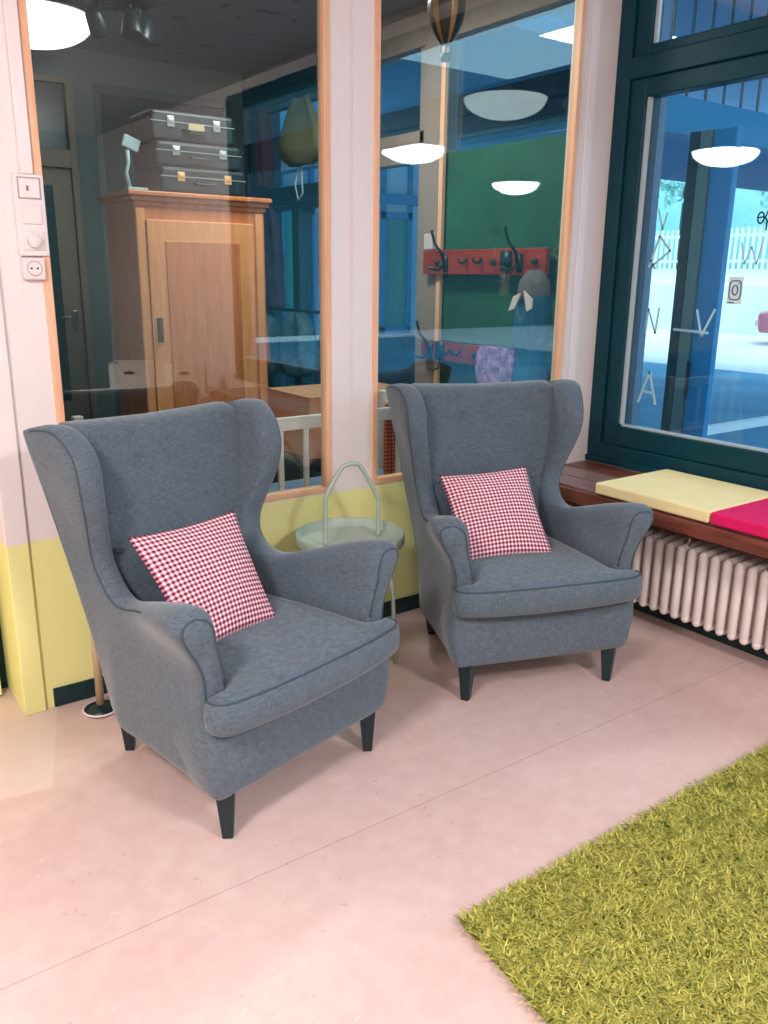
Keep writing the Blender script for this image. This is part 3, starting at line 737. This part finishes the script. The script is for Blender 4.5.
# cardboard box on a dark chest, cot by the panes
ck = root('cardboard_box', 'brown cardboard box standing on a dark chest behind the white cot rail', 'box', (2.50, 3.86, .58))
b = MB(); b.box(-.33, .33, -.22, .22, 0, .315); b.build('carton', CARD, ck, bevel=.003)
b = MB(); b.box(-.335, .0, -.225, .225, .315, .319); b.box(.004, .335, -.225, .225, .315, .319); b.build('lid_flap', wood('lid_card', (176, 132, 98), (196, 150, 114), (1, 6, 6)), ck)
cs = root('storage_chest', 'low dark chest under the cardboard box in the hallway', 'chest', (2.50, 3.87, 0))
MB().box(-.36, .36, -.24, .25, .03, .545).build('body', DARKP, cs, bevel=.006); MB().box(-.375, .375, -.25, .26, .545, .579).build('lid', DARKP, cs, bevel=.005)
MB().box(-.34, .34, -.22, .23, 0, .03).build('plinth', BLACKT, cs)
ct = root('cot', 'white wooden slatted cot rail standing just behind the glass partition', 'cot', (1.75, 3.3, 0))
CT = mat('white_paint_wood', (232, 216, 208), .45)
for yy_ in (-.19,):
    MB().box(-.75, .75, yy_-.012, yy_+.012, .855, .912).build('top_rail', CT, ct, bevel=.004)
    MB().box(-.75, .75, yy_-.012, yy_+.012, .34, .39).build('lower_rail', CT, ct, bevel=.004)
    for k in range(11):
        MB().box(-.70+k*.125+.033-.012, -.70+k*.125+.033+.012, yy_-.008, yy_+.008, .385, .86).build('slat', CT, ct, bevel=.003)
for xx_ in (-.77, .77):
    for yy_ in (-.19, .19): MB().box(xx_-.02, xx_+.02, yy_-.02, yy_+.02, 0, .93).build('post', CT, ct, bevel=.004)
    MB().box(xx_-.01, xx_+.01, -.19, .19, .34, .88).build('end_panel', CT, ct, bevel=.004)
MB().box(-.75, .75, -.18, .18, .36, .39).build('base', CT, ct)
mt = MB().box(1.01, 2.49, 3.125, 3.475, .391, .54).build('cot_mattress', mat('blue_grey_ticking', (96, 122, 146), .9, var=.08), bevel=.03, seg=4)
tag(mt, 'blue-grey mattress lying inside the white cot', 'mattress')
# orange checked cloth hanging over the far part of the cot rail
def hanging(name, label, cat, pts, w, m, group=None, fold=.012, nf=5, dirv=(1, 0), ny=24, nx=22, base_t=.012):
    """cloth hung from the top; pts = (z, width factor, forward bulge)"""
    bm = bmesh.new(); dx, dy = dirv; px, py = -dy, dx; cx_, cy_ = w[0], w[1]; W_ = w[2]
    P = catmull([(a, b_, c_) for a, b_, c_ in pts], 6); ring = []
    for z_, k, bl in P:
        row = []
        n_ = 2*nx
        for i in range(n_):
            th = 2*PI*i/n_
            a = math.cos(th)*W_*.5*k; t_ = math.sin(th)
            amp = (base_t+bl)*(abs(t_)**.6)*(1 if t_ > 0 else -1) + fold*math.sin(nf*math.acos(max(-1, min(1, math.cos(th))))+z_*7)*abs(t_)
            row.append(bm.verts.new((cx_+dx*a+px*amp, cy_+dy*a+py*amp, z_)))
        ring.append(row)
    for A, B in zip(ring, ring[1:]):
        for i in range(len(A)): bm.faces.new([A[i], A[(i+1) % len(A)], B[(i+1) % len(A)], B[i]])
    bm.faces.new(ring[0]); bm.faces.new(ring[-1])
    bmesh.ops.recalc_face_normals(bm, faces=bm.faces[:])
    me = bpy.data.meshes.new(name); bm.to_mesh(me); bm.free()
    return tag(link(name, me, m, None, True), label, cat, group)
g = G('orange_check'); o = g.obj(); x_, y_, z_ = g.xyz(o)
fa = g.math('LESS_THAN', g.math('FRACT', g.math('MULTIPLY', x_, 55)), .5); fb_ = g.math('LESS_THAN', g.math('FRACT', g.math('MULTIPLY', z_, 55)), .5)
g.L.new(g.mix(fa, g.mix(fb_, C4(232, 130, 70), C4(180, 60, 40)), g.mix(fb_, C4(180, 60, 40), C4(90, 30, 40))), g.b.inputs['Base Color']); g.b.inputs['Roughness'].default_value = .9
hanging('checked_cloth', 'orange and dark checked cloth hanging inside the white cot rail', 'cloth', [(.92, .95, 0), (.80, 1, .004), (.62, 1.05, .006), (.56, 1.0, .004)], (2.315, 3.150, .062), MATS['orange_check'], fold=.003, base_t=.008)

# coats and bags before the hall windows
cr = root('clothes_rail', 'dark metal clothes rail with hooks before the hallway windows', 'clothes rail', (0, 0, 0))
for zz in (2.62, 1.99, 1.235):
    MB().tube([(3.22, 5.15, zz), (3.22, 6.30, zz)], .012, 10).build('rail', BLACKT, cr, True)
for yb in (5.2, 6.25):
    MB().tube([(3.22, yb, 0.0), (3.22, yb, 2.63)], .014, 10).build('upright', BLACKT, cr, True)
DJ = mat('dark_purple_coat', (48, 52, 78), .85, var=.2); OL = mat('olive_bag', (92, 98, 66), .85, var=.12); MR = mat('maroon_cloth', (66, 40, 58), .85, var=.15)
BB = mat('blue_black_bag', (40, 84, 100), .6, var=.35, scale=18); ORC = mat('orange_leather', (190, 104, 76), .6)
hanging('coat', 'dark purple-grey coat hanging on the rail before the hallway windows', 'coat', [(1.985, .25, .01), (1.90, .8, .03), (1.7, 1, .05), (1.45, 1.05, .05), (1.25, 1.15, .05)], (3.12, 5.82, .36), DJ, dirv=(0, 1), fold=.018)
hanging('cloth_bag', 'large olive cloth bag hanging at the top of the hallway windows', 'bag', [(2.615, .35, .0), (2.5, .7, .03), (2.36, 1, .07), (2.27, .95, .07), (2.20, .55, .03)], (3.09, 5.25, .52), OL, dirv=(0, 1), fold=.02, nf=3)
MB().tube([(3.09, 5.25, 2.60), (3.16, 5.25, 2.645), (3.22, 5.25, 2.636)], .006, 8).build('strap', OL, COL.objects['cloth_bag'], True)
hanging('cloth_bag', 'narrow maroon cloth bag hanging left of the olive bag', 'bag', [(2.62, .3, .02), (2.45, .7, .03), (2.25, 1, .04), (2.10, .6, .02)], (3.12, 5.82, .20), MR, dirv=(0, 1), fold=.01)
MB().tube([(3.12, 5.82, 2.615), (3.16, 5.82, 2.645), (3.22, 5.82, 2.636)], .006, 8).build('strap', MR, COL.objects['cloth_bag.001'], True)
hanging('backpack', 'blue-black backpack hanging left on the lower hallway rail', 'bag', [(1.235, .4, .02), (1.15, .9, .06), (.95, 1, .1), (.78, .9, .08), (.74, .5, .04)], (3.10, 5.85, .34), BB, 'backpacks on the lower rail', dirv=(0, 1), fold=.02)
hanging('backpack', 'blue-black backpack hanging right on the lower hallway rail above the cardboard box', 'bag', [(1.235, .4, .02), (1.15, .9, .06), (.98, 1, .1), (.82, .9, .08), (.78, .5, .04)], (3.10, 5.36, .38), BB, 'backpacks on the lower rail', dirv=(0, 1), fold=.024)
hanging('leather_strap', 'orange leather pouch hanging between the two backpacks', 'pouch', [(1.20, .4, 0), (1.05, .8, .01), (.90, 1, .02), (.84, .6, .01)], (2.955, 5.58, .09), ORC, dirv=(0, 1), fold=.002)
b = MB(); b.tube([(3.10, 5.30, 2.19), (3.08, 5.32, 2.08), (3.08, 5.28, 1.98), (3.08, 5.22, 2.02), (3.09, 5.25, 2.19)], .006, 8)
tag(b.build('cord_loop', mat('pale_cord', (170, 190, 190), .6), smooth=True), 'pale cord loop dangling under the olive bag', 'cord')

# coat racks on the green board
HK = mat('hook_iron', (16, 40, 46), .4, metal=.3)
def rack(label, zc, hh, hooks):
    t = root('coat_rack', label, 'coat rack', (3.30, 3.62, zc), 0, 'wooden coat racks on the green board')
    MB().box(-.045, -.012, -.50, .50, -hh, hh).build('rack_board', RACKW, t, bevel=.004)
    MB().box(-.012, .025, -.44, .44, -hh*.5, hh*.5).build('wall_batten', RACKW, t)
    for y_, kind in hooks:
        yy_ = y_-3.62
        if kind == 'long':
            b = MB(); b.tube([(-.055, yy_-.0, .0), (-.10, yy_+.005, -.045), (-.155, yy_+.03, -.03)], .009, 8)
            b.tube([(-.06, yy_, -.02), (-.085, yy_, .05), (-.12, yy_+.02, .10), (-.13, yy_+.035, .16), (-.13, yy_+.035, .175)], [.010, .009, .008, .008, .011], 8)
            b.box(-.058, -.044, yy_-.016, yy_+.016, -.055, .04)
        elif kind == 'tag':
            b = MB(); b.box(-.062, -.045, yy_-.035, yy_+.035, -.045, .055); b.tube([(-.055, yy_, -.04), (-.06, yy_, -.10), (-.09, yy_+.02, -.11), (-.10, yy_+.03, -.09)], .006, 8)
        elif kind == 'small':
            b = MB(); b.tube([(-.045, yy_, .02), (-.075, yy_, -.01), (-.095, yy_+.01, .0), (-.10, yy_+.012, .02)], .008, 8)
        else:
            b = MB(); b.lathe([(0, 0), (.016, 0), (.018, .012), (.010, .02), (0, .02)], 16, Matrix.Translation((-.045, yy_, 0)) @ Matrix.Rotation(-PI/2, 4, 'Y'))
        b.build('hook', HK, t, True)
rack('upper red wooden coat rack with long iron hooks on the green board', 1.572, .068, [(3.98, 'knob'), (3.90, 'long'), (3.72, 'small'), (3.60, 'small'), (3.50, 'knob'), (3.40, 'tag'), (3.30, 'long'), (3.19, 'knob')])
rack('lower red wooden coat rack partly covered by a patterned scarf', 1.062, .055, [(4.02, 'long'), (3.93, 'tag'), (3.84, 'small'), (3.75, 'small'), (3.62, 'knob'), (3.5, 'knob')])
PK = mat('patterned_scarf', (196, 160, 196), .9, col2=(110, 84, 140), scale=26)
hanging('scarf', 'purple and white patterned scarf draped over the lower coat rack', 'scarf', [(1.13, .8, .008), (1.08, 1, .014), (1.0, 1.05, .016), (.94, .95, .012), (.90, .6, .006)], (3.19, 3.38, .30), PK, dirv=(0, 1), fold=.010, nf=9)
JB = mat('blue_jacket', (12, 84, 112), .8, var=.2); JH = mat('grey_hood', (104, 96, 96), .9, var=.15)
jk = root('jacket', 'blue childrens jacket with a grey hood hanging at the right end of the coat racks', 'jacket', (0, 0, 0))
def sub(o_, p_):
    for k in ('label', 'category', 'group'):
        if k in o_: del o_[k]
    o_.parent = p_; return o_
sub(hanging('body', '', '', [(1.44, .5, .02), (1.38, 1, .05), (1.2, 1.05, .06), (1.08, .75, .05), (1.0, 1.0, .06), (.88, .95, .05)], (3.165, 3.10, .19), JB, dirv=(0, 1), fold=.014), jk)
sub(hanging('hood', '', '', [(1.53, .4, .01), (1.48, 1, .04), (1.41, 1.1, .05), (1.37, .8, .03)], (3.165, 3.10, .15), JH, dirv=(0, 1), fold=.008), jk)
b = MB(); b.prism([(3.04, 1.39), (3.10, 1.43), (3.07, 1.33), (3.04, 1.345)], 3.090, 3.100, 0); b.prism([(3.12, 1.42), (3.17, 1.40), (3.20, 1.33), (3.16, 1.34)], 3.090, 3.100, 0)
b.build('collar', mat('cream_collar', (225, 205, 200), .9), jk)
wb_ = MB().box(3.262, 3.30, 4.045, 4.125, 1.645, 1.735).build('switch_box', mat('hall_switch_white', (205, 192, 192), .5), bevel=.004)
tag(wb_, 'small white switch box on the beige post above the upper coat rack', 'switch')

# hot-air balloon ornament
hb = root('balloon_ornament', 'bronze striped hot-air balloon ornament hanging behind the right pane', 'ornament', (2.515, 3.06, 2.385))
g = G('balloon_bronze'); o = g.obj(); x_, y_, _ = g.xyz(o)
an = g.math('ARCTAN2', y_, x_); stp = g.math('GREATER_THAN', g.math('SINE', g.math('MULTIPLY', an, 6)), .55)
g.L.new(g.mix(stp, C4(52, 40, 34), C4(190, 130, 70)), g.b.inputs['Base Color']); g.b.inputs['Metallic'].default_value = .5; g.b.inputs['Roughness'].default_value = .3
MB().lathe([(0, .300), (.03, .297), (.06, .275), (.079, .235), (.083, .195), (.074, .145), (.052, .095), (.030, .062), (.020, .052), (.018, .055)], 36).build('balloon', MATS['balloon_bronze'], hb, True)
MB().lathe([(0, -.012), (.019, -.012), (.022, .018), (.019, .018), (.017, -.006), (0, -.006)], 20).build('basket', mat('brown_basket', (80, 56, 44), .7), hb, True)
for k in range(4):
    a_ = PI/4+k*PI/2; MB().tube([(.02*math.cos(a_), .02*math.sin(a_), .016), (.02*math.cos(a_), .02*math.sin(a_), .056)], .0015, 6).build('rope', HK, hb)
MB().tube([(0, 0, .298), (0, 0, .595)], .0012, 6).build('thread', HK, hb)

# ------------------------------------------------------------------ things in the room seen mirrored in the left pane
WT = mat('white_table_top', (235, 222, 218), .5)
for lb, cx_, cy_ in (('white box with a slot handle standing on the left of the table', 2.62, -1.72), ('white box with a slot handle standing on the right of the table', 3.02, -1.45)):
    t = root('storage_box', lb, 'box', (cx_, cy_, .46), .5, 'white storage boxes on the low table')
    b = MB(); w_ = .17
    b.box(-w_, w_, -w_, -w_+.012, 0, .26); b.box(-w_, w_, w_-.012, w_, 0, .26); b.box(-w_, -w_+.012, -w_+.012, w_-.012, 0, .26); b.box(w_-.012, w_, -w_+.012, w_-.012, 0, .26); b.box(-w_, w_, -w_, w_, 0, .012)
    b.build('box_body', WT, t); b = MB(); b.box(-.04, .04, w_, w_+.002, .17, .195); b.box(-w_-.002, -w_, -.04, .04, .17, .195); b.build('slot', mat('slot_dark', (80, 60, 56), .8), t)
t = root('low_table', 'low white table mirrored in the left pane', 'table', (2.72, -1.62, 0))
MB().box(-.62, .62, -.42, .42, .43, .459).build('tabletop', WT, t, bevel=.004)
for a_ in (-.56, .56):
    for c_ in (-.36, .36): MB().box(a_-.025, a_+.025, c_-.025, c_+.025, 0, .43).build('leg', CARD, t, bevel=.003)

# ------------------------------------------------------------------ outside
def smat(n_, a, b_, sc=3, r=.8): return mat(n_, a, r, col2=b_, scale=sc)
gd = MB().box(3.62, 13.6, -12, 30, -.16, -.06).build('ground', smat('painted_shade_paving', (50, 128, 168), (88, 160, 190), .8)); struct(gd)  # near paving: porch shade painted in as blue
gd = MB().box(13.6, 70, -30, 60, -.16, -.05).build('ground', smat('painted_sun_paving', (222, 218, 232), (240, 234, 242), .3)); struct(gd)  # far paving: sunlight painted in as a pale tone
kb = MB().box(7.2, 13.4, 4.98, 5.08, -.06, .02).build('trim_10', mat('white_kerb', (232, 240, 244), .7)); struct(kb)
sf = MB().box(3.45, 4.95, 4.1, 14, 2.93, 3.03).build('ceiling_porch', mat('blue_soffit', (52, 128, 168), .8)); struct(sf)
bm_ = MB().box(4.95, 5.15, 4.1, 14, 2.60, 3.03).build('trim_11', DARKP, bevel=.005); struct(bm_)
# walkway beam with railing
br = root('walkway_railing', 'blue walkway beam with thin dark railing bars seen at the top of the large window', 'railing', (9, 4.05, 0))
MB().box(-4.0, 6, -.06, .10, 2.47, 2.72).build('beam', mat('blue_beam', (40, 132, 172), .6), br, bevel=.006)
for k in range(44): MB().tube([(-3.9+k*.222, 0, 2.72), (-3.9+k*.222, 0, 3.75)], .010, 6).build('baluster', DARKP, br)
MB().box(-4, 6, -.03, .03, 3.75, 3.81).build('handrail', DARKP, br)
MB().box(2.6, 2.8, -.05, .09, -.06, 2.47).build('support_post', DARKP, br, bevel=.004)
wk = MB().box(5.0, 15, 4.2, 6.0, 2.5, 2.66).build('trim_12', mat('walkway_slab', (40, 134, 172), .8)); struct(wk)
sl = MB().box(3.62, 15, 1.2, 14.0, 3.9, 4.05).build('ceiling_walkway', mat('upper_soffit', (120, 172, 204), .8)); struct(sl)
fw_ = MB().box(3.7, 44, -14.3, -14, -.1, 7).build('wall_sky_blocker', smat('sky_blocker_surface', (34, 84, 96), (52, 104, 114), .5)); struct(fw_)  # added unseen wall, keeps bright sky out of the pane reflections
# glazed entrance door outside
ed = root('entrance_door', 'blue framed glazed entrance door with a white bar handle outside the large window', 'door', (5.45, 3.66, -.06))
MB().box(-.03, .03, -.125, .05, 0, 2.53).build('door_leaf', mat('blue_door', (20, 122, 172), .4), ed, bevel=.005)
MB().box(-.05, .05, .055, .14, 0, 2.53).build('door_frame', mat('brown_frame', (84, 112, 112), .5), ed, bevel=.005)
MB().box(-.05, .05, .145, .225, 0, 2.53).build('door_frame', DARKP, ed, bevel=.005)
MB().tube([(-.10, -.12, 1.19), (-.10, .16, 1.20)], .010, 8).build('door_handle', WHITE, ed, True)
MB().box(-.052, -.041, .03, .05, .72, .98).build('lock_plate', BLACKT, ed)
# building with blue frames facing the porch
bl = root('pavilion', 'white building with blue window frames and a green panel beyond the porch', 'building', (7.6, 9.6, -.06))
MB().box(-2.6, 2.2, -.1, 1.6, 0, .74).build('plinth', DARKP, bl)
MB().box(-2.6, 2.2, 0, 1.6, .74, 3.4).build('wall', mat('white_blue_wall', (214, 228, 240), .7), bl)
BF = mat('bright_blue_frame', (70, 150, 196), .5)
for x0_ in (-2.3, -1.5, -.75, 0.0, .8):
    b = MB(); b.box(x0_, x0_+.06, -.05, 0, .78, 3.2); b.box(x0_+.44, x0_+.50, -.05, 0, .78, 3.2); b.box(x0_, x0_+.5, -.05, 0, 2.28, 2.36); b.box(x0_, x0_+.5, -.05, 0, .78, .86); wf = b.build('window', BF, bl)
    MB().box(x0_+.06, x0_+.44, -.02, -.005, .86, 2.28).build('pane', mat('teal_pane', (70, 160, 150), .3) if x0_ in (-2.3, -.75) else mat('pale_pane', (170, 208, 226), .3), wf)
MB().box(-2.6, 2.2, -.12, -.02, 2.46, 2.58).build('cornice', BF, bl)
MB().box(-2.7, 2.3, -.35, 1.7, 3.4, 3.52).build('roof', DARKP, bl)
MB().box(-1.72, -1.56, -.03, 0, 1.4, 2.3).build('door', mat('pink_panel', (216, 196, 192), .7), bl)

# trees, fence, car
r_ = np.random.RandomState(11)
def tree(label, x, y, h, cr_, m, n=2600):
    t = root('tree', label, 'tree', (x, y, 1.7 if x > 24 else -.06), 0, 'trees beyond the paved yard')
    b = MB(); b.tube([(0, 0, 0), (.05, .02, h*.3), (-.03, 0, h*.55), (.02, .02, h*.8)], [.16, .13, .10, .04], 10)
    for a_ in (0, 1.6, 3.1, 4.7): b.tube([(0, 0, h*.45), (math.cos(a_)*cr_*.3, math.sin(a_)*cr_*.3, h*.6), (math.cos(a_)*cr_*.6, math.sin(a_)*cr_*.6, h*.72)], [.07, .05, .02], 6)
    b.build('trunk', mat('tree_bark', (50, 80, 84), .9), t, True)
    cl = r_.normal(0, 1, (26, 3)); cl /= np.linalg.norm(cl, axis=1)[:, None]; cl *= r_.uniform(.35, .85, (26, 1))*np.array([cr_, cr_, h*.36])
    c = cl[r_.randint(0, 26, n)] + r_.normal(0, .17, (n, 3))*cr_; c[:, 2] += h*.62
    c[:, 2] = np.maximum(c[:, 2], .4)
    a = r_.normal(0, 1, (n, 3)); a /= np.linalg.norm(a, axis=1)[:, None]; bvec = np.cross(a, r_.normal(0, 1, (n, 3))); bvec /= np.linalg.norm(bvec, axis=1)[:, None]
    s_ = r_.uniform(.10, .2, (n, 1))*cr_/2
    V = np.stack([c-a*s_, c+bvec*s_*.5, c+a*s_, c-bvec*s_*.5], 1)
    me = bpy.data.meshes.new('foliage'); me.from_pydata(V.reshape(-1, 3).tolist(), [], np.arange(n*4).reshape(n, 4).tolist()); link('foliage', me, m, t)
LF = mat('cyan_leaves', (112, 190, 184), .7, col2=(190, 226, 222), scale=2); LF2 = mat('teal_leaves', (48, 140, 146), .7, col2=(110, 190, 190), scale=2)
for lb, x, y, h, c_, m_ in (
    ('pale green tree at the right edge of the large window', 29.5, 15.2, 7.5, 2.6, LF), ('pale green tree beside the entrance door in the large window', 30, 21.5, 8, 2.7, LF),
    ('darker teal tree left of the entrance door in the large window', 29, 27.8, 7.0, 2.6, LF2), ('tall pale tree behind the others in the large window', 36, 20.0, 10, 3.0, LF),
    ('dark teal tree beyond the pavilion roof', 20.5, 24.5, 8, 2.6, LF2), ('broad pale tree seen over the green board', 15.0, 18.2, 8.5, 2.2, LF)):
    tree(lb, x, y, h, c_, m_)
bk = MB().prism([(23, -.1), (23, 1.3), (24.5, 1.75), (43, 2.0), (43, -.1)], -30, 60, 1).build('ground', smat('grassy_bank', (214, 226, 230), (230, 236, 238), 1.2)); struct(bk)
fn_ = root('picket_fence', 'white picket fence on the bank in front of the trees across the yard', 'fence', (24.2, 14, 1.62))
FW = mat('fence_white', (226, 238, 242), .7)
for k in range(90):
    MB().box(-.01, .01, -7+k*.19, -7+k*.19+.09, 0.05, 1.35).build('picket', FW, fn_)
for zz in (.35, 1.1): MB().box(.01, .04, -7.1, 10.2, zz, zz+.08).build('rail', FW, fn_)
far = MB().box(44, 44.5, -30, 80, -.1, 9).build('wall_far', smat('distant_hedge', (126, 188, 190), (190, 222, 224), .12)); struct(far)
cr_ = root('car', 'dusky red car parked far across the yard at the right edge', 'car', (21.0, 10.1, -.05), math.radians(-60))
cm = mat('car_red', (168, 84, 104), .35, coat=.3)
b = MB(); b.prism([(-2, .3), (-2.05, .75), (-1.3, .92), (-.7, 1.38), (.8, 1.40), (1.5, .98), (2.05, .85), (2.1, .3)], -.82, .82, 1); b.build('body', cm, cr_, bevel=.08, seg=3)
b = MB(); b.prism([(-1.15, .95), (-.65, 1.32), (.75, 1.33), (1.3, .98)], -.835, .835, 1); b.build('window', DARKP, cr_)
for xw in (-1.3, 1.35):
    for yw in (-.78, .78):
        MB().lathe([(0, -.11), (.22, -.11), (.32, -.09), (.32, .09), (.22, .11), (0, .11)], 24, Matrix.Translation((xw, yw, .32)) @ Matrix.Rotation(PI/2, 4, 'X')).build('wheel', BLACKT, cr_, True)
MB().box(-2.1, -1.98, -.35, .35, .42, .58).build('number_plate', WHITE, cr_)

# ------------------------------------------------------------------ writing and sticker on the large pane (x = 3.444)
LT = mat('pale_window_paint', (168, 204, 216), .6)
def strokes(name, label, cat, cy_, cz_, segs, w_, m, group=None, sc=1.0, rz=0):
    b = MB()
    for sg in segs:
        P = [(3.4425, cy_ - sc*p[0], cz_ + sc*p[1]) for p in sg]
        for (x0_, ya, za), (x1_, yb, zb) in zip(P, P[1:]):
            d_ = Vector((0, yb-ya, zb-za)); n_ = Vector((0, -d_.z, d_.y)).normalized()*w_/2; e = d_.normalized()*w_*.3
            q = [Vector((0, ya, za))-e+n_, Vector((0, ya, za))-e-n_, Vector((0, yb, zb))+e-n_, Vector((0, yb, zb))+e+n_]
            b.prism([(p.y, p.z) for p in q], 3.4418, 3.4438, 0)
    o_ = b.build(name, m); return tag(o_, label, cat, group) if label else o_
GR = 'pale letters painted on the large window'
strokes('painted_letter', 'pale letter A painted lowest on the large window pane', 'letter', 2.57, .985, [[(-.05, -.075), (0, .075), (.05, -.075)], [(-.028, -.02), (.03, -.025)]], .012, LT, GR)
strokes('painted_letter', 'pale letter N painted above the lowest A on the window pane', 'letter', 2.58, 1.30, [[(-.035, -.055), (-.03, .055), (.02, -.055), (.03, .06)]], .010, LT, GR)
strokes('painted_letter', 'pale slanted letter A painted halfway up the window pane', 'letter', 2.575, 1.60, [[(-.055, -.05), (-.01, .085), (.055, .02), (-.035, -.045)], [(-.05, -.02), (-.02, -.06)]], .011, LT, GR)
strokes('painted_letter', 'pale slanted letter stroke painted highest on the window pane', 'letter', 2.575, 1.755, [[(-.03, .05), (.0, -.04), (.02, .03)]], .009, LT, GR)
strokes('painted_letter', 'pale letter V painted beside the entrance door on the window pane', 'letter', 2.30, 1.30, [[(-.045, .06), (-.01, -.055), (.045, .065)]], .010, LT, GR)
strokes('painted_letter', 'pale letter W painted above the sticker on the window pane', 'letter', 2.115, 1.60, [[(-.05, .05), (-.025, -.04), (.0, .03), (.03, -.04), (.05, .06)]], .007, LT, GR)
# sticker: rounded square with a ring and a dot
IK = mat('blue_ink', (40, 118, 160), .5)
stk = MB().box(3.4424, 3.4438, 2.133, 2.203, 1.392, 1.508).build('sticker', mat('sticker_white', (216, 230, 238), .6), bevel=.0005)
tag(stk, 'small white sticker with a ringed camera mark on the window pane', 'sticker')
def ring(rx, rz, n_=28, sq=1.0):
    out = []
    for k in range(n_+1):
        a_ = 2*PI*k/n_; c_, s_ = math.cos(a_), math.sin(a_)
        out.append((rx*(abs(c_)**sq)*(1 if c_ > 0 else -1), rz*(abs(s_)**sq)*(1 if s_ > 0 else -1)))
    return out
mk = strokes('sticker_mark', None, None, 2.168, 1.451, [ring(.027, .040, 28, .5), ring(.0125, .020), [(.014, .027), (.016, .027)], [(-.03, -.052), (.0, -.053)]], .0045, IK)
mk.parent = stk
for v_ in mk.data.vertices: v_.co.x -= .0012
sg = strokes('window_lettering', 'small dark curly lettering cut off at the right edge of the window', 'lettering', 2.09, 1.745, [ring(.014, .022), [(-.014, 0), (.012, .004)], [(.03, .03), (.02, .0), (.035, -.02), (.045, .01)], [(.028, -.02), (.03, -.05)], [(.05, .03), (.055, -.01), (.07, .0)]], .006, DARKP)
